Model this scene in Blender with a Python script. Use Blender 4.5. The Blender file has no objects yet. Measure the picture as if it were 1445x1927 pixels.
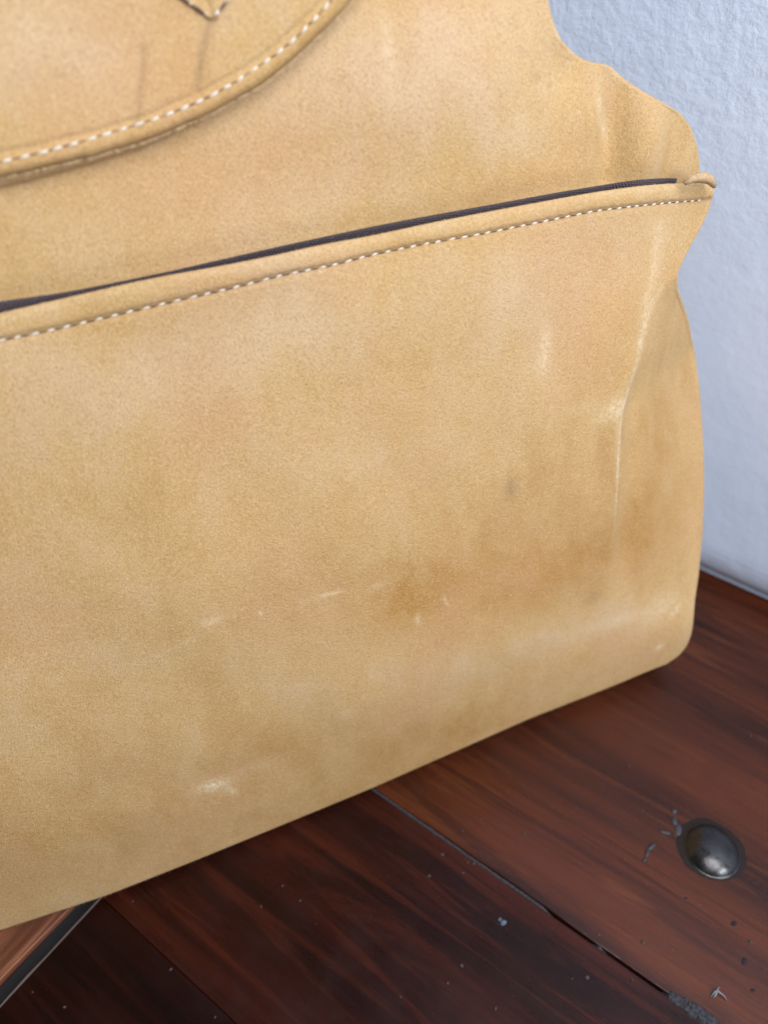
import bpy, math, random
import numpy as np
from mathutils import Vector, Matrix
random.seed(4); rng = np.random.default_rng(7)
scene = bpy.context.scene
COL = scene.collection

# ------------------------------------------------------------------ camera
F = 1450.0; CX, CY = 722.5, 963.5            # photo pixels (1445 x 1927)
H = 0.40                                     # camera height over the bench
PITCH = math.radians(45.0)
cam_d = bpy.data.cameras.new('camera'); cam = bpy.data.objects.new('camera', cam_d); COL.objects.link(cam)
cam.location = (0, 0, H); cam.rotation_euler = (math.pi/2 - PITCH, 0, 0)
cam_d.sensor_width = 36; cam_d.lens = 36*F/1927; cam_d.clip_start = 0.01; cam_d.clip_end = 60
cam_d.dof.use_dof = True; cam_d.dof.focus_distance = 0.312; cam_d.dof.aperture_fstop = 6.6
scene.camera = cam
# ------------------------------------------------------------------ world and light
w = bpy.data.worlds.new('World'); scene.world = w; w.use_nodes = True
w.node_tree.nodes['Background'].inputs['Color'].default_value = (1.0, 0.93, 0.84, 1)
w.node_tree.nodes['Background'].inputs['Strength'].default_value = 0.09
def area(name, loc, target, sx, sy, power, color, shape='RECTANGLE'):
    l = bpy.data.lights.new(name, 'AREA'); l.shape = shape; l.size = sx; l.size_y = sy
    l.energy = power; l.color = color
    o = bpy.data.objects.new(name, l); COL.objects.link(o); o.location = loc
    o.rotation_euler = (Vector(target) - Vector(loc)).to_track_quat('-Z', 'Y').to_euler()
    return o
area('window_light', (.70, -.78, .68), (0.2, 0.25, 0.15), 0.15, .36, 4.3, (0.88, 0.94, 1.0))
area('window_light', (.86, -.61, .68), (0.2, 0.25, 0.15), 0.15, .36, 4.3, (0.88, 0.94, 1.0))
cl = area('overhead_fill', (0.28, -0.22, 0.93), (0.42, 0.36, 0.38), .75, .65, 9.6, (.97, .985, 1.0), 'ELLIPSE')  # added fill lamp for overhead bounce, brightens bag top and wall
scene.view_settings.view_transform = 'Standard'; scene.view_settings.look = 'None'
scene.view_settings.exposure = 0.0; scene.view_settings.gamma = 1.0
scene.cycles.max_bounces = 8

# ------------------------------------------------------------------ geometry helpers
SP, CP = math.sin(PITCH), math.cos(PITCH)
def ray(px, py):
    u, v = px - CX, py - CY
    return np.stack([u + 0*v, F*CP - v*SP + 0*u, -(v*CP + F*SP) + 0*u], -1)
CAM = np.array([0, 0, H])
def on_ground(px, py, z=0.0):
    r = ray(np.asarray(px, float), np.asarray(py, float))
    return CAM + r*((z - H)/r[..., 2])[..., None]
# bag frame: a runs along the face, T up the leaning face, N out of the face
LEAN = math.radians(15)
g0, g1 = on_ground(0, 1745, .029), on_ground(1275, 1243, .029)
A = (g1 - g0); A /= np.linalg.norm(A)
BACK = np.array([-A[1], A[0], 0]); ZU = np.array([0, 0, 1.0])
T = BACK*math.sin(LEAN) + ZU*math.cos(LEAN); N = -BACK*math.cos(LEAN) + ZU*math.sin(LEAN)
B0 = g0.copy()
def st(px, py, d=0.0):                       # a point of the face at offset d above its plane
    px = np.asarray(px, float); py = np.asarray(py, float)
    r = ray(px, py)
    k = (((B0 + np.multiply.outer(np.asarray(d, float) + 0*px, N)) - CAM)*N).sum(-1)/(r*N).sum(-1)
    P = CAM + r*k[..., None] - B0
    return (P*A).sum(-1), (P*T).sum(-1)
def world(s, t, d):
    return B0 + np.multiply.outer(s, A) + np.multiply.outer(t, T) + np.multiply.outer(d, N)
def sstep(a, b, x):
    x = np.clip((x - a)/(b - a), 0, 1); return x*x*(3 - 2*x)
def smooth_line(pts, n=200, d=0.0):          # photo polyline -> smooth (s, t) samples
    p = np.array(pts, float)
    c = np.r_[0, np.cumsum(np.hypot(*np.diff(p, axis=0).T))]
    q = np.linspace(0, c[-1], n)
    x, y = np.interp(q, c, p[:, 0]), np.interp(q, c, p[:, 1])
    k = np.hanning(15); k /= k.sum()
    def sm(v):
        e = np.r_[2*v[0]-v[7:0:-1], v, 2*v[-1]-v[-2:-9:-1]]
        return np.convolve(e, k, 'valid')
    return st(sm(x), sm(y), d)
# lattice value noise for soft undulation
_tab = rng.random((64, 64))
def vnoise(x, y):
    xi, yi = np.floor(x).astype(int), np.floor(y).astype(int); fx, fy = x - xi, y - yi
    fx, fy = fx*fx*(3-2*fx), fy*fy*(3-2*fy)
    g = lambda i, j: _tab[i % 64, j % 64]
    return (g(xi, yi)*(1-fx)+g(xi+1, yi)*fx)*(1-fy) + (g(xi, yi+1)*(1-fx)+g(xi+1, yi+1)*fx)*fy - .5
def mesh_obj(name, verts, faces, mat, parent=None, uv=None, attrs=None, smooth=True):
    me = bpy.data.meshes.new(name)
    verts = np.asarray(verts, float)
    me.from_pydata([], [], []) if False else None
    faces = [tuple(f) for f in faces] if not isinstance(faces, np.ndarray) else faces
    if isinstance(faces, np.ndarray):
        nf, k = faces.shape
        me.vertices.add(len(verts)); me.vertices.foreach_set('co', verts.ravel())
        me.loops.add(nf*k); me.loops.foreach_set('vertex_index', faces.ravel().astype(np.int32))
        me.polygons.add(nf); me.polygons.foreach_set('loop_start', np.arange(0, nf*k, k, dtype=np.int32))
        me.update(calc_edges=True)
    else:
        me.from_pydata(verts.tolist(), [], faces); me.update()
    me.validate()
    if smooth: me.polygons.foreach_set('use_smooth', np.ones(len(me.polygons), bool))
    for an, av in (attrs or {}).items():
        at = me.attributes.new(an, 'FLOAT', 'POINT'); at.data.foreach_set('value', np.asarray(av, np.float32).ravel())
    if uv is not None:
        at = me.attributes.new('nap', 'FLOAT_VECTOR', 'POINT')
        at.data.foreach_set('vector', np.asarray(uv, np.float32).ravel())
    me.materials.append(mat)
    o = bpy.data.objects.new(name, me); COL.objects.link(o)
    if parent:
        o.parent = parent; o.matrix_parent_inverse = Matrix.Translation(-Vector(parent.location)) if parent.type == 'EMPTY' else Matrix()
    return o
def grid_faces(r, c, closed=False, off=0):
    i, j = np.meshgrid(np.arange(r-1), np.arange(c if closed else c-1), indexing='ij')
    j2 = (j+1) % c
    return np.stack([i*c+j, i*c+j2, (i+1)*c+j2, (i+1)*c+j], -1).reshape(-1, 4) + off
def thing(name, label, cat, loc):
    o = bpy.data.objects.new(name, None); COL.objects.link(o); o.location = loc; o.empty_display_size = .05
    o['label'] = label; o['category'] = cat
    bpy.context.view_layer.update(); return o

# ------------------------------------------------------------------ materials
class NT:
    def __init__(s, name):
        s.m = bpy.data.materials.new(name); s.m.use_nodes = True; s.t = s.m.node_tree
        s.b = s.t.nodes['Principled BSDF']
    def n(s, typ, **kw):
        o = s.t.nodes.new(typ)
        for k, v in kw.items(): setattr(o, k, v)
        return o
    def l(s, a, b): s.t.links.new(a, b)
    def inp(s, sock, v):
        if isinstance(v, bpy.types.NodeSocket): s.l(v, sock)
        elif isinstance(v, (tuple, list)) and len(v) == 3 and sock.type == 'RGBA': sock.default_value = (*v, 1)
        else: sock.default_value = v
    def coord(s, which='Object'): return s.n('ShaderNodeTexCoord').outputs[which]
    def attr(s, name, out='Fac'): 
        a = s.n('ShaderNodeAttribute', attribute_name=name); return a.outputs[out]
    def mapping(s, v, scale=(1, 1, 1), loc=(0, 0, 0), rot=(0, 0, 0)):
        m = s.n('ShaderNodeMapping'); s.l(v, m.inputs[0])
        m.inputs['Scale'].default_value = scale; m.inputs['Location'].default_value = loc; m.inputs['Rotation'].default_value = rot
        return m.outputs[0]
    def noise(s, v, scale, detail=3, rough=.55, dist=0.0):
        o = s.n('ShaderNodeTexNoise'); s.l(v, o.inputs['Vector'])
        o.inputs['Scale'].default_value = scale; o.inputs['Detail'].default_value = detail
        o.inputs['Roughness'].default_value = rough; o.inputs['Distortion'].default_value = dist
        return o.outputs['Fac']
    def math(s, op, a, b=0.0, c=0.0, clamp=False):
        o = s.n('ShaderNodeMath', operation=op); o.use_clamp = clamp
        s.inp(o.inputs[0], a); s.inp(o.inputs[1], b); s.inp(o.inputs[2], c); return o.outputs[0]
    def ramp(s, v, lo, hi, a=0.0, b=1.0):
        o = s.n('ShaderNodeMapRange', interpolation_type='SMOOTHSTEP'); s.inp(o.inputs[0], v)
        for i, x in enumerate((lo, hi, a, b)): o.inputs[i+1].default_value = x
        return o.outputs[0]
    def mix(s, f, a, b, mode='MIX'):
        o = s.n('ShaderNodeMix', data_type='RGBA', blend_type=mode)
        s.inp(o.inputs[0], f); s.inp(o.inputs[6], a); s.inp(o.inputs[7], b); return o.outputs[2]
    def bump(s, h, strength, dist, normal=None):
        o = s.n('ShaderNodeBump'); s.l(h, o.inputs['Height'])
        o.inputs['Strength'].default_value = strength; o.inputs['Distance'].default_value = dist
        if normal: s.l(normal, o.inputs['Normal'])
        return o.outputs[0]
    def set(s, **kw):
        for k, v in kw.items(): s.inp(s.b.inputs[k.replace('_', ' ')], v)
        return s.m

def suede(name, base, fine=1.0):
    k = NT(name); v = k.attr('nap', 'Vector')
    big = k.noise(k.mapping(v, loc=(3.1, 1.7, 0)), 9, 3, .6, .4)
    med = k.noise(v, 38, 4, .62, .6)
    pat = k.noise(k.mapping(v, scale=(1, .7, 1), loc=(.5, .2, 0)), 120, 4, .65, .3)
    fib = k.noise(k.mapping(v, scale=(1.0, .62, 1), rot=(0, 0, .25)), 1850, 1.3, .6, .6)
    grit = k.noise(v, 2900, 2, .7)
    tone = k.attr('tone'); wear = k.attr('wear')
    pale = (min(1, base[0]*1.13), base[1]*1.25, base[2]*1.80)
    brown = (base[0]*.76, base[1]*.62, base[2]*.38)
    rosy = (base[0]*1.0, base[1]*.90, base[2]*1.0)
    f = k.math('ADD', k.ramp(big, .3, .72, -.22, .26), k.ramp(k.noise(k.mapping(v, scale=(1, .5, 1), rot=(0, 0, .3)), 55, 4, .6, .5), .3, .7, -.22, .22))
    f = k.math('ADD', f, k.ramp(pat, .3, .7, -.10, .10))
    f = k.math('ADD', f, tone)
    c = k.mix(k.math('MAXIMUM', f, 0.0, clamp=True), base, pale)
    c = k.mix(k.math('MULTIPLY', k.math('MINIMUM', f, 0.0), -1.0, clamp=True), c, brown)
    c = k.mix(k.ramp(k.noise(k.mapping(v, loc=(7, 2, 1)), 16, 3, .6), .42, .72, 0, .6), c, rosy)
    # fibre tips light, gaps dark
    c = k.mix(k.ramp(fib, .48, .74, 0, .38*fine), c, (min(1, base[0]*1.40), base[1]*1.5, base[2]*1.75))
    c = k.mix(k.ramp(fib, .52, .26, 0, .40*fine), c, (base[0]*.50, base[1]*.42, base[2]*.32))
    c = k.mix(k.ramp(grit, .58, .74, 0, .48*fine), c, (.95, .86, .66))
    # worn nap
    wn = k.ramp(k.noise(k.mapping(v, scale=(1, .6, 1), rot=(0, 0, .3)), 900, 4, .75, .2), .36, .62, .08, 1.0)
    c = k.mix(k.math('MULTIPLY', k.math('MULTIPLY', wear, wn), .85, clamp=True), c, (.78, .64, .44))
    dk = k.attr('dark')
    c = k.mix(k.math('MULTIPLY', dk, k.ramp(pat, .3, .6, .45, 1.0), clamp=True), c, (.16, .10, .075))
    hgt = k.math('ADD', k.math('MULTIPLY', fib, 1.0), k.math('MULTIPLY', grit, .45))
    nb = k.bump(hgt, .40*fine, .0009)
    nb = k.bump(pat, .25, .0014, nb)
    k.set(Base_Color=c, Roughness=.95, Normal=nb, Sheen_Weight=.10, Sheen_Roughness=.45, Sheen_Tint=(1, .93, .8))
    k.b.inputs['Specular IOR Level'].default_value = .12
    return k.m
TAN = (.508, .324, .142)
M_SUEDE = suede('suede', TAN)
M_EDGE = suede('suede_edge', (.45, .285, .135))
def simple(name, col, rough=.6, spec=.3, metal=0.0):
    k = NT(name); k.set(Base_Color=col, Roughness=rough, Metallic=metal); k.b.inputs['Specular IOR Level'].default_value = spec; return k.m
M_THREAD = simple('white_thread', (.72, .665, .59), .55, .35)
M_HOLE = simple('needle_hole', (.10, .065, .06), .9, .1)
def tape_mat():
    k = NT('zip_tape'); v = k.attr('nap', 'Vector')
    def band(rot, sc):
        q = k.n('ShaderNodeTexWave', wave_type='BANDS', bands_direction='X'); k.l(k.mapping(v, rot=(0, 0, rot)), q.inputs['Vector'])
        q.inputs['Scale'].default_value = sc; q.inputs['Distortion'].default_value = .8; q.inputs['Detail Scale'].default_value = 4; return q.outputs['Fac']
    tw = k.math('MULTIPLY', band(.75, 300), band(-.55, 330))
    n_ = k.noise(v, 900, 2, .6)
    c = k.mix(k.ramp(tw, .05, .6), (.046, .032, .038), (.125, .098, .112))
    c = k.mix(k.ramp(n_, .55, .75, 0, .4), c, (.16, .15, .19))
    k.set(Base_Color=c, Roughness=.8, Normal=k.bump(tw, .8, .0007)); return k.m
M_TAPE = tape_mat()
def wood(name, dark, mid, lite, seed, rough=.30, gs=1.0, spec=.42):
    k = NT(name); v = k.mapping(k.coord('Object'), loc=(seed*3.7, seed*1.9, seed*.7))
    warp = k.noise(k.mapping(v, scale=(1, 3, 1)), 5, 3, .6)
    g1_ = k.noise(k.mapping(v, scale=(.06*gs, 1, 1)), 90, 5, .68, 1.0)
    g2_ = k.noise(k.mapping(v, scale=(.035, 1, 1)), 420, 3, .7, .3)
    g3_ = k.noise(k.mapping(v, scale=(.10, 1, 1)), 24, 4, .6, 1.4)
    bl = k.noise(v, 9, 3, .55, .5)
    c = k.mix(k.ramp(g3_, .32, .66), dark, mid)
    c = k.mix(k.ramp(g1_, .48, .74, 0, .65), c, lite)
    c = k.mix(k.ramp(g1_, .42, .28, 0, .6), c, dark)
    c = k.mix(k.ramp(g2_, .58, .72, 0, .45), c, dark)
    c = k.mix(k.ramp(bl, .45, .7, 0, .55), c, k.mix(.5, dark, mid))
    pore = k.noise(k.mapping(v, scale=(.12, 1, 1)), 900, 2, .6)
    r = k.math('ADD', k.ramp(bl, .3, .7, rough-.06, rough+.10), k.ramp(k.noise(v, 60, 3, .6), .4, .7, 0, .12))
    nb = k.bump(g1_, .25, .0010); nb = k.bump(pore, .25, .0004, nb); nb = k.bump(warp, .25, .004, nb)
    k.set(Base_Color=c, Roughness=r, Normal=nb); k.b.inputs['Specular IOR Level'].default_value = spec
    return k.m
def wall_mat():
    k = NT('painted_plaster'); v = k.coord('Object')
    n1 = k.noise(v, 190, 3, .55, .2); n2 = k.noise(v, 34, 4, .6); n3 = k.noise(v, 5, 3, .6)
    vo = k.n('ShaderNodeTexVoronoi', feature='SMOOTH_F1'); k.l(v, vo.inputs['Vector']); vo.inputs['Scale'].default_value = 55
    c = k.mix(k.ramp(n3, .35, .65), (.66, .755, .97), (.70, .785, .975))
    c = k.mix(k.ramp(n1, .62, .75, 0, .2), c, (.83, .86, .94))
    zz_ = k.n('ShaderNodeSeparateXYZ'); k.l(v, zz_.inputs[0])
    nb = k.bump(k.math('MULTIPLY', n1, k.ramp(zz_.outputs['Z'], .16, .36, .22, 1.3)), .24, .0026); nb = k.bump(n2, .12, .005, nb); nb = k.bump(vo.outputs['Distance'], .10, .003, nb)
    k.set(Base_Color=c, Roughness=.6, Normal=nb); k.b.inputs['Specular IOR Level'].default_value = .35
    return k.m
M_WALL = wall_mat()

# ------------------------------------------------------------------ wall, floor, bench
pdir = np.array([.81, -.585, 0]); pdir /= np.linalg.norm(pdir); edir = np.array([-pdir[1], pdir[0], 0])
ANG = math.atan2(pdir[1], pdir[0])
def pe(px, py, z=0.0):
    g = on_ground(px, py, z); return float(g @ pdir), float(g @ edir)
def solid(name, x0, x1, y0, y1, z0, z1, mat, parent=None, bev=.002, wob=0.0, seed=0, nx=24, ny=3):
    """board in the bench frame (x along the planks, y toward the wall): bevelled slab whose long edges wander a little"""
    r = random.Random(seed)
    xs = np.linspace(x0, x1, nx)
    prof = [(0, bev), (bev*.3, bev*.3), (bev, 0)]
    w0 = np.cumsum([r.gauss(0, wob*.5) for _ in xs]); w0 -= np.linspace(w0[0], w0[-1], nx)
    w1 = np.cumsum([r.gauss(0, wob*.5) for _ in xs]); w1 -= np.linspace(w1[0], w1[-1], nx)
    rows = []
    for i, x in enumerate(xs):
        a, b = y0 + np.clip(w0[i], -.0015, .0015), y1 + np.clip(w1[i], -.0015, .0015)
        sec = [(a, z0)] + [(a+u, z1-v) for u, v in prof]
        sec += [(a+(b-a)*q, z1 + wob*.25*math.sin(9*x+seed+q*4)) for q in np.linspace(0, 1, ny+2)[1:-1]]
        sec += [(b-u, z1-v) for u, v in prof[::-1]] + [(b, z0)]
        rows.append([(x, *p) for p in sec])
    V = np.array(rows); nr, nc = V.shape[:2]
    f = [tuple(q) for q in grid_faces(nr, nc, True)] + [tuple(range(nc))[::-1], tuple((nr-1)*nc + j for j in range(nc))]
    f = [q[::-1] for q in f]
    o = mesh_obj(name, V.reshape(-1, 3), f, mat, smooth=False)
    return o
bx, by = pe(700, 1600)
_, wy0 = pe(1380, 1120)
_, l2 = pe(1002, 1695)
_, l3 = pe(300, 1790)
ex, _ = pe(104, 1782)
bench = thing('wooden_bench', 'dark red-brown varnished plank bench with a domed iron bolt under the bag', 'bench', (0, 0, 0))
bench.rotation_euler = (0, 0, ANG); bpy.context.view_layer.update()
def to_bench(o):
    o.parent = bench; return o
W_A = wood('dark_wood_a', (.022, .006, .0035), (.088, .021, .0075), (.150, .042, .013), 1, .20, 1.0, .26)
W_B = wood('dark_wood_b', (.010, .0024, .0016), (.036, .0066, .0036), (.078, .0155, .007), 5, .24, 1.0, .18)
W_C = wood('dark_wood_c', (.005, .0017, .0013), (.014, .003, .002), (.032, .006, .0035), 8, .26, 1.0, .14)  # B and C darkened: lower-left shade put into the plank colour
W_E = wood('end_board_wood', (.07, .020, .011), (.27, .095, .045), (.46, .20, .105), 11, .42, 1.0, .35)
W_R = wood('under_rail_wood', (.012, .010, .010), (.03, .025, .026), (.05, .042, .042), 13, .6)
XR = 1.1
to_bench(solid('plank', ex, XR, l2+.0006, wy0+.0105, -.034, 0.0, W_A, bev=.0006, wob=.0002, seed=3, nx=120))
to_bench(solid('plank', ex-.0008, XR, l3+.0001, l2-.0006, -.034, -.0003, W_B, bev=.0003, wob=0, seed=9, nx=120))
to_bench(solid('plank', ex+.0006, XR, l3-.130, l3-.0001, -.034, -.0003, W_C, bev=.0003, wob=.0000, seed=14, nx=90))
to_bench(solid('plank', ex+.0002, XR, l3-.26, l3-.1312, -.034, -.0005, W_B, bev=.0007, wob=.0005, seed=21, nx=60))
# cross board at the end of the planks, its grain runs across
eb = solid('end_board', -.55, .42, -.10, 0, -.034, .0008, W_E, bev=.0008, wob=.0010, seed=31, nx=80)
eb.parent = bench; eb.location = (ex-.0075, 0.05, 0); eb.rotation_euler = (0, 0, math.pi/2)
eb.location = (ex-.0075-.10, 0.05, 0)
fm = solid('gap_shade_strip', ex-.0074, ex-.0002, l3-.26, wy0+.006, -.033, -.0022, simple('gap_shade_black', (.012, .013, .015), .7), seed=61, nx=4); to_bench(fm)  # dark strip laid in the open gap, stands in for its shade
es = solid('edge_strip', -.30, l2+.28, 0, .0019, -.004, .0004, wood('worn_lit_edge', (.06, .04, .035), (.13, .09, .08), (.19, .14, .12), 17, .5), bev=.0004, wob=.0005, seed=63, nx=70)  # added pale strip: worn bevel, the light it catches put into the colour
es.parent = bench; es.location = (ex+.0019, 0, 0); es.rotation_euler = (0, 0, math.pi/2)
eb['label'] = 'lighter reddish end board running across the plank ends'
rl = solid('under_rail', ex-.09, ex+.06, l3-.3, wy0-.02, -.075, -.0345, W_R, seed=41); to_bench(rl)
for yy in (l3-.22, wy0-.10):
    for xx in (ex+.02, XR-.10):
        to_bench(solid('leg', xx, xx+.06, yy, yy+.06, -.46, -.0755, W_B, seed=50, nx=4))
# iron bolt: a dome with a low collar ring
def lathe(prof, n=40):
    V = []; 
    for r_, z in prof: V += [(r_*math.cos(2*math.pi*i/n), r_*math.sin(2*math.pi*i/n), z) for i in range(n)]
    f = [tuple(q) for q in grid_faces(len(prof), n, True)] + [tuple((len(prof)-1)*n + i for i in range(n))]
    return np.array(V), f
def bolt_mat():
    k = NT('dark_iron'); v = k.coord('Object'); n1 = k.noise(v, 260, 3, .6); n2 = k.noise(v, 90, 3, .6)
    k.set(Base_Color=k.mix(n2, (.024, .022, .022), (.09, .087, .092)), Metallic=.85, Roughness=k.ramp(n1, .3, .7, .16, .36), Normal=k.bump(n2, .15, .001)); return k.m
M_BOLT = bolt_mat()
bp = on_ground(1338, 1601); R_ = .0136
dome = [(R_*1.06, -.002), (R_*1.04, .0001), (R_*1.01, .0006)] + [(R_*math.sin(a)/math.sin(1.08), .0006 + R_*(math.cos(a)-math.cos(1.08))/math.sin(1.08)*.64) for a in np.linspace(1.08, .03, 18)]
V, f = lathe(dome); o = mesh_obj('bolt_head', V, f, M_BOLT); o.parent = bench; o.location = (bp @ pdir, bp @ edir, 0)
gr = []
for q_ in range(2):
    for k_ in range(48):
        a_ = 2*math.pi*k_/48; rr_ = R_*(1.0 if q_ == 0 else 1.13 + .10*math.sin(a_*2+.6) + .07*random.random() + .16*max(0, math.cos(a_-2.2))**3)
        gr.append((rr_*math.cos(a_), rr_*math.sin(a_), .00035 if q_ == 0 else .00012))
go_ = mesh_obj('grime_ring', gr, [tuple(x) for x in grid_faces(2, 48, True)], simple('bolt_grime', (.016, .010, .009), .6, .2)); go_.parent = bench; go_.location = o.location
# floor and wall
fl = mesh_obj('floor', [(-4, -4, -.46), (4, -4, -.46), (4, 4, -.46), (-4, 4, -.46)], [(0, 1, 2, 3)], simple('floor_tile', (.18, .13, .10), .5)); fl['kind'] = 'structure'
nw = 2
wp = [(wy0+.0115, -.455), (wy0+.0115, .004)] + [(wy0+.0115-.011*math.sin(a), .034-.030*math.cos(a)) for a in np.linspace(.1, math.pi/2, 9)] + [(wy0+.0005, 2.4), (wy0+.15, 2.4), (wy0+.15, -.455)]
WV = [(x, *p) for x in (-2.2, 2.2) for p in wp]
wf = [tuple(q) for q in grid_faces(2, len(wp), True)] + [tuple(range(len(wp)))[::-1], tuple(len(wp)+k_ for k_ in range(len(wp)))]
wl = mesh_obj('wall', WV, [q[::-1] for q in wf], M_WALL, smooth=False)
wl.rotation_euler = (0, 0, ANG); wl['kind'] = 'structure'

# ------------------------------------------------------------------ the bag
mid = world(np.array([.2]), np.array([0.]), np.array([-.04]))[0]
bag = thing('suede_bag', 'tan suede bag with a front zip pocket and white stitching, by the wall', 'bag', (mid[0], mid[1], 0))
def spline_fn(pts, d=0.0, n=260):            # t as a function of s
    if callable(d):
        s, t = smooth_line(pts, n)
        for _ in range(4): s, t = smooth_line(pts, n, d(s, t))
    else: s, t = smooth_line(pts, n, d)
    i = np.argsort(s); s, t = s[i], t[i]
    def fn(x):
        y = np.interp(x, s, t)
        sl0, sl1 = (t[12]-t[0])/(s[12]-s[0]), (t[-1]-t[-12])/(s[-1]-s[-12])
        return np.where(x < s[0], t[0]+(x-s[0])*sl0*.6, np.where(x > s[-1], t[-1]+(x-s[-1])*sl1, y))
    return fn
# pixel lines of the photograph, set on the bag's face
LIP = [(0, 589), (121, 561), (233, 535), (315, 518), (412, 501), (509, 482), (606, 460), (700, 443), (830, 415), (950, 392), (1053, 373), (1121, 361), (1190, 351), (1241, 346), (1306, 343), (1347, 347)]
STI = [(0, 642), (116, 618), (233, 590), (344, 564), (436, 543), (533, 518), (630, 499), (700, 480), (792, 461), (900, 442), (950, 432), (1053, 411), (1121, 397), (1190, 389), (1258, 382), (1322, 377)]
TAP = [(0, 567), (121, 550), (233, 528), (315, 511), (412, 489), (509, 467), (606, 446), (700, 426), (800, 407), (950, 380), (1053, 361), (1121, 350), (1190, 339), (1241, 335), (1295, 336), (1330, 345)]
BOT = [(0, 1745), (200, 1680), (350, 1621), (500, 1560), (700, 1478), (850, 1412), (1000, 1346), (1150, 1288), (1240, 1256), (1300, 1236)]
RIGHT_LOW = [(1347, 343), (1347, 360), (1338, 395), (1325, 425), (1308, 456), (1288, 492), (1277, 520), (1276, 546), (1287, 575), (1298, 610), (1308, 660), (1318, 740), (1325, 830), (1328, 920), (1326, 1000), (1319, 1080), (1312, 1130), (1309, 1174), (1305, 1197), (1297, 1216), (1284, 1232), (1260, 1248)]
RIGHT_UP = [(1045, -300), (1036, -120), (1038, 0), (1048, 45), (1062, 78), (1090, 102), (1118, 116), (1152, 122), (1190, 150), (1240, 186), (1285, 214), (1305, 240), (1317, 280), (1320, 310), (1318, 360), (1310, 480)]
CREASE = [(1282, 530), (1262, 549), (1240, 578), (1222, 625), (1205, 685), (1186, 735), (1172, 780), (1167, 840), (1163, 920), (1159, 1000), (1158, 1090), (1160, 1200), (1170, 1300)]
RIDGE2 = [(1262, 430), (1248, 505), (1226, 580), (1210, 650)]
cs, ct = smooth_line(CREASE)
iC = np.argsort(ct)
def crease_s(t): return np.interp(t, ct[iC], cs[iC])
def soft(x, w_): return .5*(x + np.sqrt(x*x + w_*w_))
t_of = lambda px, py: float(st(px, py)[1])
tc_top, tc_mid, tc_low, tc_bot = t_of(1270, 540), t_of(1180, 760), t_of(1158, 980), t_of(1165, 1200)
s_rec = float(st(980, 400)[0])
def recede(s): return np.minimum(1.5*np.maximum(s - s_rec, 0)**2, .03)
top_d = lambda s, t: .004*np.exp(-((s-.12)/.16)**2) + .0035*vnoise(s*16+3, t*14+5) + .0016*vnoise(s*40+9, t*34+2) - recede(s)
lip0 = spline_fn(LIP, top_d); lip = lambda s: lip0(s) - .0013
sti = spline_fn(STI, top_d); bot = spline_fn(BOT, -.010)
def dist_line(s, t, pts):
    q = smooth_line(pts, 60); D = np.full(np.shape(s), 9.0)
    for i in range(60): D = np.minimum(D, np.hypot(s-q[0][i], t-q[1][i]))
    return D
_tg = np.linspace(-.1, .5, 1201); _gk = np.exp(-(np.arange(-60, 61)*.0005/.009)**2/2); _gk /= _gk.sum()
def _interp_soft(t, xp, fp):
    y = np.interp(_tg, xp, fp); y = np.convolve(np.r_[np.full(60, y[0]), y, np.full(60, y[-1])], _gk, 'valid')
    return np.interp(t, _tg, y)
def pocket_d(s, t):
    x = s - crease_s(t)
    k = _interp_soft(t, [tc_bot-.02, tc_bot, tc_low, tc_mid, tc_top-.012, tc_top+.008], [.02, .14, .36, .62, .50, .0])
    wd = _interp_soft(t, [tc_bot, tc_low, tc_mid, tc_top], [.030, .014, .0075, .007])
    d = -k*(soft(x, wd) - .5*wd*0)
    mid_ = sstep(tc_bot, tc_low, t)*sstep(t_of(1215, 640), t_of(1180, 755), t)
    d += mid_*(.0012*np.exp(-((x+.004)/.006)**2) - .0022*np.exp(-((x-.009)/.008)**2))
    d += .004*np.exp(-((s-.12)/.16)**2)*sstep(0, .08, t)                       # full belly
    sm_ = sstep(.0, .05, t)
    d += sm_*(.0035*vnoise(s*16+3, t*14+5) + .0016*vnoise(s*40+9, t*34+2))
    d -= .010*(np.clip(.095 - (t - bot(s)), 0, None)/.095)**2
    d -= recede(s)*sstep(tc_mid, tc_top+.03, t)
    hb = np.clip((t - sti(s))/np.maximum(lip(s) - sti(s), .002), 0, 1.2)        # hem between stitch row and lip
    d += .0005*np.sin(np.pi*np.clip(hb, 0, 1))**.8 + .0003*sstep(.0, .3, hb)
    d -= .0005*np.exp(-((t-sti(s))/.0011)**2)*(1+.5*np.sin(s*2*np.pi/.0049))
    d -= .0006*sstep(0, .004, sti(s)-t)*sstep(.022, .006, sti(s)-t)*0
    return d
def edge_fn(pts, dfun):                      # s of the right silhouette as a function of t
    s, t = smooth_line(pts, 300)
    for _ in range(14):
        d = dfun(s, t)
        p = np.array(pts, float); c = np.r_[0, np.cumsum(np.hypot(*np.diff(p, axis=0).T))]; q = np.linspace(0, c[-1], 300)
        x, y = np.interp(q, c, p[:, 0]), np.interp(q, c, p[:, 1])
        k = np.hanning(9); k /= k.sum()
        sm = lambda v: np.convolve(np.r_[2*v[0]-v[4:0:-1], v, 2*v[-1]-v[-2:-6:-1]], k, 'valid')
        s2, t2 = st(sm(x), sm(y), d); s, t = .5*s+.5*s2, .5*t+.5*t2
    i = np.argsort(t); return (lambda tt: np.interp(tt, t[i], s[i]))
sR_low = edge_fn(RIGHT_LOW, pocket_d)
SL = -.10                                    # left end, out of frame
def blob(s, t, px, py, rx, ry, amp, rot=0.0):
    s0, t0 = st(px, py); sc = float(np.hypot(*(np.array(st(px+1, py)) - np.array(st(px, py)))))
    x, y = s - s0, t - t0; c, q = math.cos(rot), math.sin(rot)
    x, y = x*c + y*q, -x*q + y*c
    return amp*np.exp(-((x/(rx*sc))**2 + (y/(ry*sc))**2))
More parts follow.
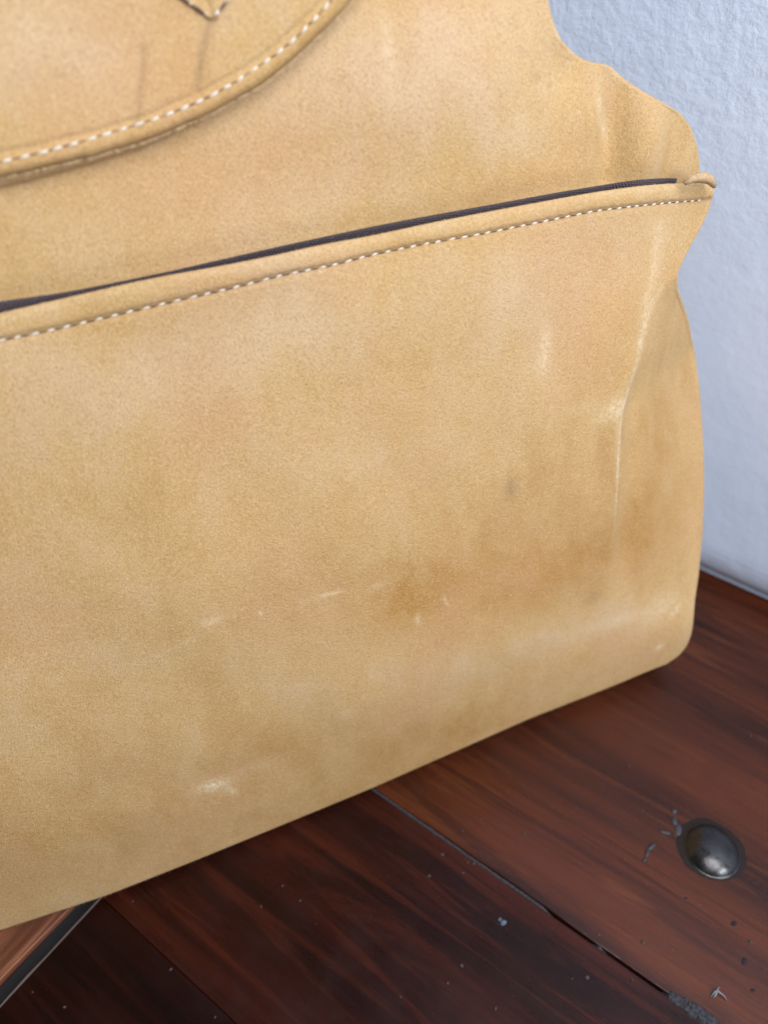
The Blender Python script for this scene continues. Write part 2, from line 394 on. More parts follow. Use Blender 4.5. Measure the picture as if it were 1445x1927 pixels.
def blobs(s, t, L):
    v = np.zeros(np.shape(s))
    for b in L: v = v + blob(s, t, *b)
    return v
def line_wear(s, t, pts, wpx, amp):
    sc = .00019; return amp*np.exp(-(dist_line(s, t, pts)/(wpx*sc))**2)

def shell(name, rows_t, s_front, d_front, w_in, top_roll, bot_roll, depth, mat, attrs_fn, side_r=.006):
    pass
def ring_shell(name, V0, ns, sR, top_fn, bot_fn, dfun, depth, mat, attrs_fn, lip_r, base_r, side_r, parent, nv, back_in=0.0):
    """closed ring (front, right roll, back, left roll) stacked from bottom to top"""
    c = np.linspace(0, 1, ns)**.85
    v = np.concatenate([np.linspace(0, .03, 10)[:-1], np.linspace(.03, .90, nv), np.linspace(.90, 1, max(12, nv//5))[1:]])
    S = np.zeros((len(v), ns)); Tt = np.zeros_like(S)
    # right end first: find t at the right end of each row
    for i, vi in enumerate(v):
        sr = .3
        for _ in range(12):
            tr = bot_fn(sr) + vi*(top_fn(sr) - bot_fn(sr)); sr = .5*sr + .5*float(sR(tr))
        S[i] = SL + (sr - side_r - SL)*c
        Tt[i] = bot_fn(S[i]) + vi*(top_fn(S[i]) - bot_fn(S[i]))
    D = dfun(S, Tt)
    rings, inw, SS, TT = [], [], [], []
    fr = world(S, Tt, D)
    na = 9
    th = np.linspace(0, math.pi/2, na)[1:]
    def roll(s0, t0, d0, sg):
        s_ = s0[:, None] + sg*side_r*np.sin(th)[None]; d_ = d0[:, None] - side_r*(1-np.cos(th))[None]
        return s_, np.repeat(t0[:, None], na-1, 1), d_
    rs, rt, rd = roll(S[:, -1], Tt[:, -1], D[:, -1], 1)
    ls, lt, ld = roll(S[:, 0], Tt[:, 0], D[:, 0], -1)
    nb = 14
    q = np.linspace(0, 1, nb)
    bs = (rs[:, -1:]-back_in) + (ls[:, -1:] - rs[:, -1:] + back_in)*q; bt = rt[:, -1:] + (lt[:, -1:] - rt[:, -1:])*q
    bd = np.full_like(bs, -depth)
    allS = np.concatenate([S, rs, bs, ls[:, ::-1]], 1); allT = np.concatenate([Tt, rt, bt, lt[:, ::-1]], 1)
    allD = np.concatenate([D, rd, bd, ld[:, ::-1]], 1)
    n = allS.shape[1]
    inN = np.concatenate([np.full(ns, -1.), -np.cos(th), np.full(nb, 1.), -np.cos(th[::-1])])
    inS = np.concatenate([np.zeros(ns), -np.sin(th), np.zeros(nb), np.sin(th[::-1])])
    fcol = np.concatenate([.06 + .94*sstep(0, .045, S[0, -1]-S[0]), np.full(na-1, .06), np.linspace(.06, 1, nb), np.ones(na-1)])
    st_, tt_, dd_ = [], [], []
    if base_r:
        for a in np.linspace(math.pi/2, 0, 9)[:-1]:
            k = base_r*fcol*(1-math.cos(a)); st_.append(allS[0]+inS*k); dd_.append(allD[0]+inN*k); tt_.append(allT[0]-base_r*fcol*math.sin(a))
    for i in range(len(v)): st_.append(allS[i]); tt_.append(allT[i]); dd_.append(allD[i])
    if lip_r:
        for a in np.linspace(0, math.pi, 9)[1:]:
            k = lip_r*(1-math.cos(a)); st_.append(allS[-1]+inS*k); dd_.append(allD[-1]+inN*k); tt_.append(allT[-1]+lip_r*math.sin(a))
        k = 2*lip_r
        for dn in (.003, .006): st_.append(allS[-1]+inS*k); dd_.append(allD[-1]+inN*k); tt_.append(allT[-1]-dn)
    s_, t_, d_ = map(np.array, (st_, tt_, dd_))
    P = world(s_, t_, d_); nr = len(s_)
    f = grid_faces(nr, n, True)
    extra = []
    Vv = P.reshape(-1, 3); 
    uv = np.stack([s_, t_, d_], -1).reshape(-1, 3)
    at = {k: x.ravel() for k, x in attrs_fn(s_, t_).items()}
    if base_r:                                # close the base with a quad strip between front and back
        ctr = Vv[:n].mean(0); 
        Vv = np.vstack([Vv, ctr]); uv = np.vstack([uv, uv[:n].mean(0)]); at = {k: np.r_[x, 0] for k, x in at.items()}
        tri = np.stack([np.arange(n), np.arange(n), (np.arange(n)+1) % n, np.full(n, len(Vv)-1)], -1)
        fl_ = [tuple(x) for x in f] + [(int(b[1]), int(b[3]), int(b[2])) for b in tri]
        return mesh_obj(name, Vv, fl_, mat, parent, uv, at)
    return mesh_obj(name, Vv, f, mat, parent, uv, at)

TONE_P = [(1040, 1050, 260, 110, -.36, -.1), (1250, 950, 60, 130, -.2), (640, 270, 90, 26, -.3, .3), (520, 1000, 200, 90, -.14), (880, 1130, 150, 60, -.10, -.1), (350, 1590, 480, 110, -.40, -.38), (850, 1400, 260, 60, -.25, -.4), (1100, 480, 260, 110, .28), (300, 700, 500, 160, .25), (600, 1450, 600, 110, -.30, -.4), (1250, 850, 60, 260, -.18), (600, 640, 300, 80, .12), (930, 1090, 260, 60, -.55, -.15), (800, 1120, 110, 90, -.35), (1100, 1060, 120, 90, -.30), (1270, 900, 70, 160, -.30), (1250, 760, 60, 40, .12),  # suede patches; wide low dark and high pale ones paint the light falloff
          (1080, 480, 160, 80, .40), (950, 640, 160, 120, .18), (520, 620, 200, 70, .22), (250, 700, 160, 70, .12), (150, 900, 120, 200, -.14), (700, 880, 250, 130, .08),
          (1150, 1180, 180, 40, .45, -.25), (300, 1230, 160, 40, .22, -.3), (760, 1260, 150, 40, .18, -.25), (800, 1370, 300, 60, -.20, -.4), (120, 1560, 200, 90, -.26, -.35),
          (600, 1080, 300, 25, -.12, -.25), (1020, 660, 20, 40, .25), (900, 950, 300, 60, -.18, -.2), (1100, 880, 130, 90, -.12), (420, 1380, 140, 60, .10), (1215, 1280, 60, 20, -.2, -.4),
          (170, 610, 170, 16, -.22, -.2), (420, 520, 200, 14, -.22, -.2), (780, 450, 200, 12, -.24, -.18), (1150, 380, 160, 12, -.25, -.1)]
WEAR_P = [(405, 1483, 28, 17, 1.1, -.2), (440, 1498, 7, 14, .7, .4), (612, 1107, 22, 4, .8, -.1), (486, 1140, 4, 7, .8), (563, 1121, 7, 5, .4), (392, 1154, 22, 9, .5), (780, 1156, 6, 12, .5),
          (700, 1095, 16, 8, .4), (832, 1123, 3, 14, .55, .2), (1020, 655, 9, 42, .45), (1000, 690, 30, 25, .2), (1155, 772, 30, 16, .7, .3), (1030, 640, 8, 30, .3), (1290, 1165, 12, 6, .7, .6), (1256, 1232, 7, 6, .8), (1265, 1160, 40, 20, .4, .4), (410, 1296, 2, 8, .5, -.3),
          (1180, 1175, 60, 12, .35, -.2), (215, 873, 3, 6, .5), (650, 880, 60, 40, .12), (650, 1335, 12, 10, .25), (1090, 770, 26, 14, .25), (330, 1205, 60, 6, .25, .25), (480, 1450, 60, 16, .12)]
def attrs_p(s, t):
    we = blobs(s, t, WEAR_P) + line_wear(s, t, CREASE[1:6], 10, .45) + line_wear(s, t, CREASE[5:10], 5, .8)*sstep(t_of(1158, 1010), t_of(1160, 930), t) + line_wear(s, t, RIDGE2, 15, .40) + line_wear(s, t, [(1163, 760), (1166, 900)], 14, .3)
    e = np.abs(t - lip(s)); we = we + .22*np.exp(-(e/.0016)**2)
    we = we + .30*np.exp(-(np.maximum(t-bot(s), 0)/.006)**2)*sstep(t_of(900, 1400), 0.0, t)*sstep(.2, .34, s)
    dk = blobs(s, t, [(958, 915, 12, 20, .45), (1120, 1130, 18, 12, .2)]) + .25*np.exp(-((t-sti(s))/.0009)**2)
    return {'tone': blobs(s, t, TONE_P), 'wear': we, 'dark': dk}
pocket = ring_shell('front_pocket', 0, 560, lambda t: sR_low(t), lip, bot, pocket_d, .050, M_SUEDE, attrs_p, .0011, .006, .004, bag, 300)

# upper body behind the pocket
FOLDS_UP = [[(1148, 180), (1158, 225), (1172, 262)], [(738, 20), (745, 90), (742, 150)], [(1225, 200), (1262, 330)], [(1040, 40), (1062, 90), (1110, 150)]]
def body_d(s, t):
    d = np.full(np.shape(s), -.0052)
    d = d + .006*vnoise(s*11+1, t*10+8) + .0025*vnoise(s*30+4, t*26+1)
    s1, t1 = st(1175, 230); 
    d += blob(s, t, 1240, 270, 50, 80, .006) - blob(s, t, 1180, 250, 26, 90, .004) + blob(s, t, 1135, 220, 28, 80, .002)
    d += blob(s, t, 900, 160, 190, 150, .005) - blob(s, t, 1100, 120, 60, 50, .004)
    gap = t - lip(s)                           # tucks in behind the pocket mouth
    d = d - .0015*np.exp(-(np.maximum(gap, 0)/.006)**2)
    d = np.where(gap < -.004, d - .05*np.clip(-gap-.004, 0, .024/.05*.05)*18*.05, d)
    d -= .022*sstep(-.004, -.030, gap)
    d = d - recede(s)*1.0*sstep(.10, .0, gap)
    return np.minimum(d, -.0028 + 0.012*sstep(.004, .05, gap))
sR_up0 = edge_fn(RIGHT_UP, body_d)
def sR_up(t):
    return np.where(t > t_of(1320, 366), sR_up0(t), np.minimum(sR_up0(t), np.min([sR_low(np.maximum(t+o, .02)) for o in (-.02, -.01, 0, .01)], axis=0) - .02))
topb = spline_fn([(-600, -300), (0, -300), (700, -300), (1400, -300)])
botb = lambda s: np.full(np.shape(s), .006)
TONE_B = [(700, 160, 700, 200, .55), (900, 120, 200, 90, .40), (1080, 230, 110, 50, -.22), (960, 330, 160, 30, -.2, -.2), (620, 400, 200, 40, .2), (1070, 330, 120, 30, -.25), (1210, 240, 50, 70, -.40), (1290, 290, 26, 60, -.35), (580, 280, 90, 20, -.28, .2), (900, 290, 140, 60, -.10), (620, 360, 160, 40, .22),  # suede patches; the broad pale one paints the brighter light up here
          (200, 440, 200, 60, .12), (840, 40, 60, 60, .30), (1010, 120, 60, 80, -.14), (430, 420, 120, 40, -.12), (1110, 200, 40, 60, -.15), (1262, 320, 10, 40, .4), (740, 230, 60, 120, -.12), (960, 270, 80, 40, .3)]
WEAR_B = [(1152, 205, 7, 26, .75, .15), (1168, 240, 7, 20, .65, .3), (738, 90, 9, 50, .5), (1100, 225, 26, 22, .25), (1070, 60, 10, 14, .4, .4), (760, 170, 30, 50, .15), (985, 238, 22, 26, .28)]
def attrs_b(s, t):
    g = t - lip(s)
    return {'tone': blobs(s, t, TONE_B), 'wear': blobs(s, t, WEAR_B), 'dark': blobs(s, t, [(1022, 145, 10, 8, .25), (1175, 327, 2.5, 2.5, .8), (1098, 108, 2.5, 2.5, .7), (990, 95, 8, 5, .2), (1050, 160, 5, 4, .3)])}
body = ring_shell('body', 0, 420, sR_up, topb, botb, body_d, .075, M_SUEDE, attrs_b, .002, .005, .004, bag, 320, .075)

# zip tape seen in the pocket mouth
tap = spline_fn(TAP, lambda s, t: body_d(s, t) + .0009)
xs = np.linspace(SL, float(st(1322, 345)[0]), 500); rows = []
for q in np.linspace(0, 1, 9):
    t_ = (lip(xs)-.008)*(1-q) + tap(xs)*q
    bd = np.minimum(body_d(xs, tap(xs)) + .0009, -.0005)
    rows.append((xs, t_, bd - .0004*math.cos(q*9)))
rows.append((xs, tap(xs)-.0004, body_d(xs, tap(xs)) - .0006))
s_, t_, d_ = [np.array([r[i] for r in rows]) for i in range(3)]
mesh_obj('zip_tape', world(s_, t_, d_).reshape(-1, 3), grid_faces(len(rows), len(xs)), M_TAPE, bag, np.stack([s_, t_, d_], -1).reshape(-1, 3))

# folded suede corner at the right end of the pocket mouth
def tube(path, rad, n=10, flat=1.0):
    path = np.array(path); V = []
    for i, p in enumerate(path):
        tg = path[min(i+1, len(path)-1)] - path[max(i-1, 0)]; tg /= np.linalg.norm(tg)
        u = np.cross(tg, N); u /= np.linalg.norm(u); b = np.cross(tg, u)
        for k in range(n):
            a = 2*math.pi*k/n; V.append(p + rad[i]*(math.cos(a)*u + flat*math.sin(a)*b))
    f = [tuple(q) for q in grid_faces(len(path), n, True)] + [tuple(range(n))[::-1], tuple((len(path)-1)*n + k for k in range(n))]
    return np.array(V), f
def face_pts(pts, d): 
    s, t = st([p[0] for p in pts], [p[1] for p in pts], d); return world(s, t, np.asarray(d, float) + 0*s), np.stack([s, t, 0*s], -1)
kp = [(1286, 345), (1297, 339), (1309, 334), (1322, 333), (1334, 338), (1344, 349)]
cn, _ = face_pts(kp, np.array([-.004, -.003, -.0025, -.003, -.005, -.008]))
V, f = tube(cn, [.0007, .0012, .0017, .0019, .0018, .0012], 12, .8)
V += rng.normal(0, .00018, V.shape)
mesh_obj('pocket_corner', V, f, M_EDGE, bag, (V-B0)@np.stack([A, T, N], 1), {'wear': np.full(len(V), .35)})

# ------------------------------------------------------------------ flap with rolled edge
FL = [(-330, 392), (-160, 365), (0, 333), (100, 312), (200, 287), (300, 256), (400, 214), (480, 168), (550, 116), (600, 70), (640, 28), (672, -12), (720, -80), (770, -160)]
ks, kt = smooth_line(FL, 420); c0 = np.array(st(150, -520))
base_off = .0030
def flap_sheet(name, grow, thick, off, mat, parent, attrs=True):
    C = np.stack([ks, kt], -1); tg = np.gradient(C, axis=0); nn = np.stack([-tg[:, 1], tg[:, 0]], -1); nn /= np.linalg.norm(nn, axis=1)[:, None]
    wob = .0005*(vnoise(np.arange(420)*.06, np.zeros(420)+3)+.6*vnoise(np.arange(420)*.21, np.zeros(420)+9))
    C = C - nn*(grow + wob)[:, None]
    dirn = c0 - C; L = np.linalg.norm(dirn, axis=1); proj = (dirn/L[:, None]*nn).sum(1)
    q = np.concatenate([-np.array([0.0]), np.array([.0]), np.linspace(0, .012, 40)[1:], np.linspace(.012, .08, 90)[1:], np.linspace(.08, .15, 12)[1:]])
    s_, t_, d_ = [], [], []
    for i, qi in enumerate(q):
        P = C + dirn/L[:, None]*(qi/np.maximum(proj, .35))[:, None]
        e = min(qi/.0022, 1); prof = thick*math.sqrt(max(0, 1-(1-e)**2))
        bd = np.maximum(body_d(P[:, 0], np.maximum(P[:, 1], lip(P[:, 0])+.02)), -.006)
        st_in = .0058
        dd = bd*0 - .0035 + .004*vnoise(P[:, 0]*11+1, P[:, 1]*10+8) + off + prof
        dd = dd + .0004*math.exp(-((qi-.0030)/.0018)**2) - .0006*math.exp(-((qi-st_in)/.0010)**2)
        dd = dd + .0022*vnoise(P[:, 0]*20+2, P[:, 1]*17+3)*min(1, qi/.02)
        if i == 0: dd = dd - .006
        s_.append(P[:, 0]); t_.append(P[:, 1]); d_.append(dd)
    return np.array(s_), np.array(t_), np.array(d_)
s_, t_, d_ = flap_sheet('flap', np.zeros(420), .0026, .0030, M_SUEDE, bag)
CR1 = [(396, 38), (386, 75), (378, 110), (370, 170)]; CR2 = [(268, 95), (266, 140), (261, 180), (256, 238)]
d_ = d_ - .0007*np.exp(-(dist_line(s_, t_, CR1)/.0016)**2) - .0006*np.exp(-(dist_line(s_, t_, CR2)/.0014)**2)
at = {'tone': blobs(s_, t_, [(80, 80, 200, 130, .7), (400, 80, 200, 120, .2), (330, 100, 60, 70, -.25), (480, 120, 110, 60, -.12), (150, 230, 200, 50, -.18), (520, 40, 90, 60, .1), (330, 210, 80, 30, .15)]) - .30*np.exp(-(np.maximum(0, -(t_-t_))/.1))*0,
      'wear': blobs(s_, t_, [(50, 60, 90, 60, .22), (225, 100, 90, 30, .12)]),
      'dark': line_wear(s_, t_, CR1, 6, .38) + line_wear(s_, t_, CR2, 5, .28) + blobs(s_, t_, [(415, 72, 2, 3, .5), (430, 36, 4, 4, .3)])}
nq = len(s_)
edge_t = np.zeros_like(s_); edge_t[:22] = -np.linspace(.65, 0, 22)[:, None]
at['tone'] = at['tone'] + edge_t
flap = mesh_obj('flap', world(s_, t_, d_).reshape(-1, 3), grid_faces(nq, 420)[:, ::-1], M_SUEDE, bag, np.stack([s_+.37, t_+.21, d_], -1).reshape(-1, 3), {k: v.ravel() for k, v in at.items()})
ls_, lt_, ld_ = flap_sheet('flap_lining', np.interp(np.arange(420), [0, 90, 200, 300, 420], [.0030, .0028, .0016, .0002, -.001]), .0008, .0006, M_EDGE, bag)
ls_, lt_, ld_ = ls_[:44], lt_[:44], ld_[:44]
mesh_obj('flap_lining', world(ls_, lt_, ld_).reshape(-1, 3), grid_faces(44, 420)[:, ::-1], M_EDGE, bag, np.stack([ls_, lt_, ld_], -1).reshape(-1, 3), {'tone': np.full(ls_.size, -.25)})
# surface height of the flap near a point (nearest sample)
fs, ft, fd = s_[::2, ::2].ravel(), t_[::2, ::2].ravel(), d_[::2, ::2].ravel()
def flap_d(s, t): return float(fd[np.argmin((fs-s)**2+(ft-t)**2)])

# pointed handle tab sewn on the flap
TABO = [(345, 2), (392, 35), (400, 36), (428, 2), (480, -70), (520, -160), (150, -160), (240, -70)]
ts, tt = st([p[0] for p in TABO], [p[1] for p in TABO]); cen = np.array([ts.mean(), tt.mean()])
fdv = np.array([flap_d(a, b) for a, b in zip(ts, tt)]); lv = float(np.median(fdv))
rings = []
for sc, dz in ((1, -.0002), (1, .0006), (.985, .0011), (.955, .00125), (.9, .0012), (.6, .0012), (.3, .0012)):
    rings.append((cen[0]+(ts-cen[0])*sc, cen[1]+(tt-cen[1])*sc, np.maximum(fdv, fdv) + dz))
def dens(r):                                  # subdivide the ring
    o = []
    for a in r:
        q = np.append(a, a[0]); o.append(np.interp(np.linspace(0, len(a), 161)[:-1], np.arange(len(a)+1), q))
    return o
rg = [dens(r) for r in rings]; ts_, tt_, td_ = [np.array([r[i] for r in rg]) for i in range(3)]
for i in range(160):
    b_ = flap_d(ts_[0, i], tt_[0, i]); td_[:, i] = td_[:, i] - td_[0, i] - .0002 + b_
tf = [tuple(x) for x in grid_faces(len(rg), 160, True)] + [tuple((len(rg)-1)*160 + i for i in range(160))]
tab = mesh_obj('handle_tab', world(ts_, tt_, td_).reshape(-1, 3), tf, M_SUEDE, bag, np.stack([ts_+.6, tt_, td_], -1).reshape(-1, 3), {'wear': np.repeat([.5, .5, .4, .2, 0, 0, 0], 160), 'tone': np.full(7*160, .05)})

# ------------------------------------------------------------------ stitches
def stitch_mesh(L, r):
    V, f = [], []
    xs_ = np.linspace(-1, 1, 7); n = 6
    for x in xs_:
        rr = r*max(.25, (1-abs(x)**3.0)); z = -.55*r*x*x
        V += [(x*L/2, rr*math.cos(2*math.pi*k/n), z + rr*.8*math.sin(2*math.pi*k/n)) for k in range(n)]
    f = [tuple(q) for q in grid_faces(len(xs_), n, True)] + [tuple(range(n))[::-1], tuple((len(xs_)-1)*n+k for k in range(n))]
    me = bpy.data.meshes.new('stitch'); me.from_pydata(V, [], f); me.update()
    me.polygons.foreach_set('use_smooth', np.ones(len(f), bool)); me.materials.append(M_THREAD); return me
def sew(line_s, line_t, dfun, pitch, L, r, parent, skew=.16, hole_w=.00042, s_max=9):
    c = np.r_[0, np.cumsum(np.hypot(np.diff(line_s), np.diff(line_t)))]
    pos = np.arange(pitch*.3, c[-1], pitch); me = stitch_mesh(L, r)
    HV, HF = [], []
    for p in pos:
        p = p + random.gauss(0, pitch*.05)
        s, t = np.interp(p, c, line_s), np.interp(p, c, line_t)
        s2, t2 = np.interp(p+.001, c, line_s), np.interp(p+.001, c, line_t)
        d, d2 = float(dfun(s, t)), float(dfun(s2, t2))
        P = world(np.array([s]), np.array([t]), np.array([d]))[0]; P2 = world(np.array([s2]), np.array([t2]), np.array([d2]))[0]
        x = P2 - P; x /= np.linalg.norm(x); z = N - x*(N@x); z /= np.linalg.norm(z); y = np.cross(z, x)
        a = skew + random.gauss(0, .06); xr = x*math.cos(a) + y*math.sin(a); yr = np.cross(z, xr)
        o = bpy.data.objects.new('stitch', me); COL.objects.link(o); o.parent = parent
        sc = 1 + random.gauss(0, .08)
        M_ = Matrix((( *[xr[0]*sc, yr[0], z[0]], P[0]+z[0]*r*.45), ( *[xr[1]*sc, yr[1], z[1]], P[1]+z[1]*r*.45), ( *[xr[2]*sc, yr[2], z[2]], P[2]+z[2]*r*.45), (0, 0, 0, 1)))
        o.matrix_basis = M_
        # dark needle hole and sunk thread between this stitch and the next
        h0, h1 = p + L*.42, p + pitch - L*.42
        b = len(HV); m = 6
        hs = np.interp(np.linspace(h0, h1, m), c, line_s); ht = np.interp(np.linspace(h0, h1, m), c, line_t)
        for q in range(m):
            wv_ = hole_w*(.35 + .65*math.sin(math.pi*(q+.5)/m))*random.uniform(.7, 1.15)
            dd = float(dfun(hs[q], ht[q]))
            cpt = world(np.array([hs[q]]), np.array([ht[q]]), np.array([dd]))[0]
            HV += [cpt - y*wv_ + z*.00002, cpt + z*.00022, cpt + y*wv_ + z*.00002]
        for q in range(m-1):
            HF += [(b+3*q, b+3*q+3, b+3*q+4, b+3*q+1), (b+3*q+1, b+3*q+4, b+3*q+5, b+3*q+2)]
    hp = mesh_obj('needle_holes', np.array(HV), [f_[::-1] for f_ in HF], M_HOLE, None); hp.parent = parent; hp['kind'] = 'stuff'
xs = np.linspace(-.02, float(st(1338, 377, -.008)[0]), 400)
sew(xs, sti(xs), lambda a, b: pocket_d(np.float64(a), np.float64(b)), .0049, .0028, .00038, pocket, .16, .00030)
FS = [(-60, 320), (0, 304), (75, 287), (150, 267), (230, 243), (300, 221), (350, 202), (400, 179), (440, 156), (480, 130), (520, 102), (560, 68), (600, 27), (628, -6), (650, -36)]
a_, b_ = smooth_line(FS, 300, .001)
sew(a_, b_, flap_d, .0047, .0028, .00043, flap, .12, .00024)
tdm = lambda s, t: flap_d(s, t) + .0011
a_, b_ = smooth_line([(290, -40), (352, 3), (388, 28)], 60, .001); sew(a_, b_, tdm, .0046, .0010, .00035, tab, 0, .0005)
a_, b_ = smooth_line([(402, 32), (424, 3), (452, -40)], 60, .001); sew(a_, b_, tdm, .0046, .0022, .00045, tab, 0, .0005)

# loose suede fibres along the cut edges
def fuzz(name, base, dirs, nrm, lmin=.0004, lmax=.0011):
    V, F_ = [], []
    for p, u, n_ in zip(base, dirs, nrm):
        side = np.cross(u, n_); side /= np.linalg.norm(side)
        v_ = u + side*random.gauss(0, .7) + n_*random.gauss(0, .35); v_ /= np.linalg.norm(v_)
        L_ = random.uniform(lmin, lmax)*random.choice((1, 1, 1, 1.5)); w_ = .00007; b = len(V); mid_p = p + v_*L_*.55 + side*random.gauss(0, .0001)
        V += [p - side*w_, p + side*w_, mid_p + side*w_*.7, mid_p - side*w_*.7, p + v_*L_ + n_*random.gauss(0, .0002)]
        F_ += [(b, b+1, b+2, b+3), (b+3, b+2, b+4)]
    o = mesh_obj(name, np.array(V), F_, simple('loose_fibre', (.66, .47, .26), .9, .1), bag); o['kind'] = 'stuff'
hs = rng.uniform(-.02, .34, 1500); ht = bot(hs) - .0062*rng.uniform(.55, .95, 1500); ta = np.arcsin(np.clip((bot(hs)-ht)/.0065, 0, 1))
hd = pocket_d(hs, bot(hs)) - .0062*(1-np.cos(ta))
fb = world(hs, ht, hd); dn = -T[None]*np.sin(ta)[:, None] + N[None]*np.cos(ta)[:, None]
fuzz('edge_fibres', fb, dn, np.repeat(A[None], 1500, 0))
ii = rng.integers(40, 400, 900); tgf = np.gradient(np.stack([s_[1], t_[1]], -1), axis=0); nf_ = np.stack([tgf[:, 1], -tgf[:, 0]], -1); nf_ /= np.linalg.norm(nf_, axis=1)[:, None]
fb = world(s_[2][ii], t_[2][ii], d_[2][ii]) if False else world(s_[1][ii]+rng.normal(0, .0003, 900), t_[1][ii], d_[2][ii])
fuzz('edge_fibres', fb, nf_[ii][:, :1]*A[None] + nf_[ii][:, 1:]*T[None], np.repeat(N[None], 900, 0))
hs = rng.uniform(-.02, .36, 900); hd = pocket_d(hs, lip(hs)) - .0008
fuzz('edge_fibres', world(hs, lip(hs)+.0009, hd), np.repeat((T*.8+N*.5)[None], 900, 0), np.repeat(N[None], 900, 0), .0003, .0007)

# ------------------------------------------------------------------ dirt on the bench
def pebble(p, rx, ry, rz, rot, n=8):
    V, f = [], []
    for i, a in enumerate(np.linspace(.12, math.pi/2, 4)):
        for k in range(n):
            b = 2*math.pi*k/n; x, y = rx*math.sin(a)*math.cos(b)*random.uniform(.8, 1.2), ry*math.sin(a)*math.sin(b)*random.uniform(.8, 1.2)
            V.append((p[0]+x*math.cos(rot)-y*math.sin(rot), p[1]+x*math.sin(rot)+y*math.cos(rot), p[2]+rz*math.cos(a)))
    f = [tuple(q) for q in grid_faces(4, n, True)] + [tuple(range(n))[::-1]]
    return V, f
def join(pieces):
    V, F_ = [], []
    for v, f in pieces:
        b = len(V); V += v; F_ += [tuple(i+b for i in q) for q in f]
    return np.array(V), F_
M_TAR = simple('dried_paint', (.040, .040, .052), .45, .4); M_DUST = simple('dust', (.075, .058, .052), .9, .2); M_CHIP = simple('paint_chip', (.10, .13, .19), .7, .3)
def gp(px, py, rx, ry, rz, rot): return pebble(on_ground(px, py), rx, ry, rz, rot)
V, f = join([gp(1225, 1594, .0030, .0012, .0010, .55), gp(1217, 1606, .0026, .0009, .0008, 1.0), gp(1212, 1618, .0018, .0007, .0006, .9)])
o = mesh_obj('paint_drip', V, f, M_TAR); o['label'] = 'small forked blob of dried grey paint on the wood left of the bolt'; o['category'] = 'paint drip'; o['group'] = 'dried paint drips beside the bolt'
V, f = join([gp(1268, 1526, .0016, .0012, .0007, .3), gp(1268, 1546, .0024, .0014, .0007, 1.4), gp(1276, 1562, .0030, .0020, .0004, 1.2), gp(1250, 1566, .003, .0008, .0003, -.3)])
o = mesh_obj('paint_drip', V, f, M_TAR); o['label'] = 'trail of dried dark paint running up from the bolt head'; o['category'] = 'paint drip'; o['group'] = 'dried paint drips beside the bolt'
V, f = join([gp(946, 1736, .0017, .0013, .0012, .3), gp(940, 1730, .001, .0008, .0006, .9)])
o = mesh_obj('paint_chip', V, f, M_CHIP); o['label'] = 'tiny blue-grey paint chip lying on the dark plank below the bag'; o['category'] = 'paint chip'
pc = []
for (x, y) in ((870, 1563), (832, 1608), (807, 1648), (880, 1623), (891, 1625), (871, 1643), (1126, 1759), (1104, 1839), (932, 1898), (754, 1876), (1188, 1844), (1076, 1842), (1411, 1773), (1183, 1441), (1412, 1384), (1208, 1526), (565, 1695), (532, 1667), (491, 1706), (250, 1696), (492, 1706), (322, 1824), (122, 1895), (405, 1914), (62, 1867), (842, 1850), (868, 1817), (985, 1569), (1268, 1573), (1209, 1774)):
    r_ = random.uniform(.0005, .0010); pc.append(gp(x, y, r_, r_*random.uniform(.5, 1), r_*.8, random.uniform(0, 3)))
for _ in range(70):
    x, y = random.uniform(0, 1445), random.uniform(1250, 1927); g = on_ground(x, y)
    if (g-B0) @ BACK > -.004 or g @ edir > wy0-.004 or g @ pdir < ex+.004: continue
    r_ = random.uniform(.00014, .00034); pc.append(pebble(g, r_, r_*random.uniform(.4, 1), r_*.7, random.uniform(0, 3), 6))
V, f = join(pc); o = mesh_obj('dust_specks', V, f, M_DUST); o['kind'] = 'stuff'; o['label'] = 'pale dust specks scattered over the dark wood'; o['category'] = 'dust'
jt = [(500, 1333, .0011, .0001), (720, 1495, .0009, .00008), (800, 1552, .0010, .0001), (881, 1610, .0009, .00008), (960, 1666, .0010, .0001), (1020, 1708, .0009, .0001), (1050, 1732, .0005, -.004), (1090, 1762, .0005, -.008), (1125, 1788, .0010, .0001), (1150, 1806, .0006, -.005), (1190, 1838, .0005, -.012), (1235, 1868, .0008, -.006), (1255, 1880, .0022, .0004), (1290, 1898, .0032, .0007), (1320, 1916, .0036, .0007), (1350, 1938, .0030, .0004), (1420, 1990, .0010, -.001)]
jq = np.linspace(0, len(jt)-1, 260); jc = [np.interp(jq, np.arange(len(jt)), [r[k_] for r in jt]) for k_ in range(4)]
G = on_ground(jc[0], jc[1]); gy = np.full(260, l2); gx = G@pdir; JV = []
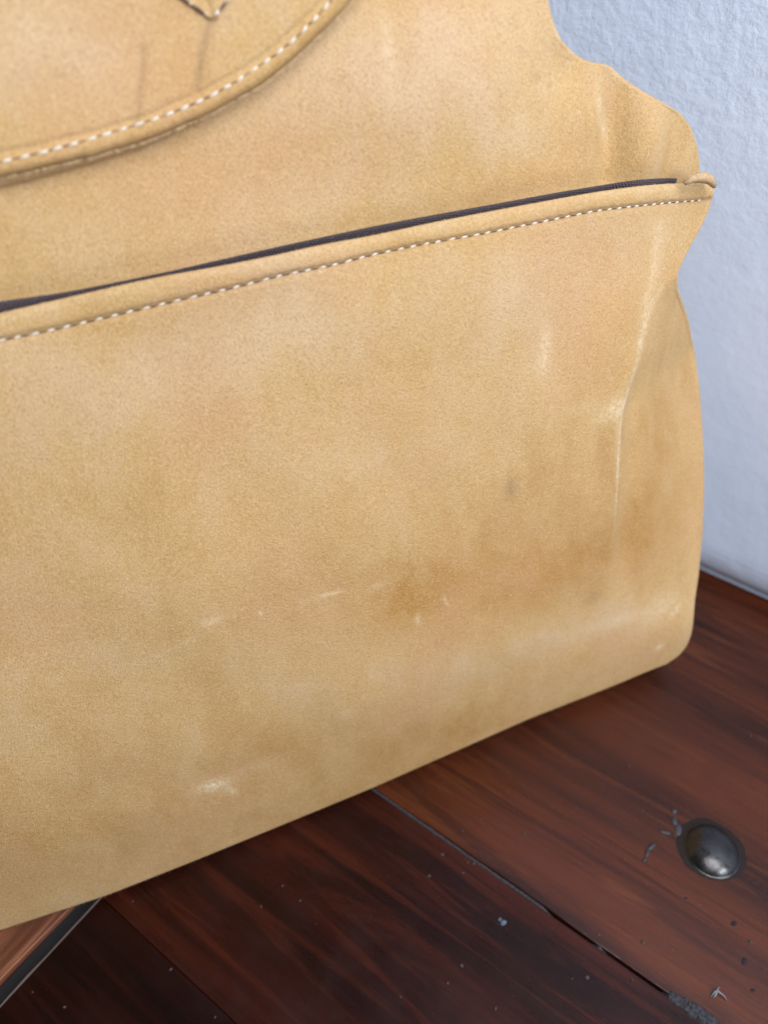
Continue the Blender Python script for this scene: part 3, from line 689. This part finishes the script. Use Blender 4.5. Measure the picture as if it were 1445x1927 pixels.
for i in range(260):
    wv_ = jc[2][i]
    for k_ in range(9):
        q = k_/4-1; crust = 1.0 if wv_ > .0015 else .2
        yy = gy[i] + q*wv_*(1+.5*crust*vnoise(np.float64(i*.35), np.float64(k_*3.1))) + (wv_-.001)*.5
        zz = jc[3][i] - .0004*abs(q)**3 + crust*.0012*vnoise(np.float64(i*.9), np.float64(k_*.9+7)) - (.0012 if k_ in (0, 8) else 0)
        JV.append((gx[i], yy, zz))
def grime():
    k = NT('joint_grime'); v = k.coord('Object'); n_ = k.noise(v, 900, 3, .65)
    k.set(Base_Color=k.mix(k.ramp(n_, .35, .65), (.012, .011, .013), (.045, .046, .060)), Roughness=.75, Normal=k.bump(n_, .8, .001)); return k.m
jo = mesh_obj('joint_grime', np.array(JV), grid_faces(260, 9)[:, ::-1], grime()); jo.parent = bench; jo['kind'] = 'stuff'

V, f = join([gp(1380, 1738, .0016, .0011, .0003, .3), gp(1399, 1809, .0019, .0012, .0003, .9), gp(1416, 1864, .0012, .0008, .0002, .2), gp(1290, 1690, .0008, .0006, .0002, .2)])
o = mesh_obj('dirt_specks', V, f, simple('dark_grit', (.018, .017, .020), .8, .2)); o['kind'] = 'stuff'; o['label'] = 'dark grit specks on the right side of the bench'; o['category'] = 'dirt'
lp = np.array([np.append(on_ground(x, y)[:2], z) for x, y, z in ((1336, 1876, .0005), (1342, 1868, .0012), (1347, 1866, .0016), (1354, 1871, .0014), (1361, 1876, .0010), (1366, 1883, .0004))])
lp2 = np.array([np.append(on_ground(x, y)[:2], z) for x, y, z in ((1352, 1858, .0006), (1347, 1864, .0013), (1345, 1872, .0010), (1340, 1878, .0004))])
V1, f1 = tube(lp, [.0002, .0005, .0007, .0004, .0003, .0002], 6); V2, f2 = tube(lp2, [.0002, .0004, .0006, .0002], 6)
V, f = join([([tuple(v) for v in V1], f1), ([tuple(v) for v in V2], f2)])
o = mesh_obj('lint', V, f, simple('grey_lint', (.20, .20, .23), .9, .1)); o['label'] = 'wisp of pale grey lint lying near the grimy plank joint'; o['category'] = 'lint'
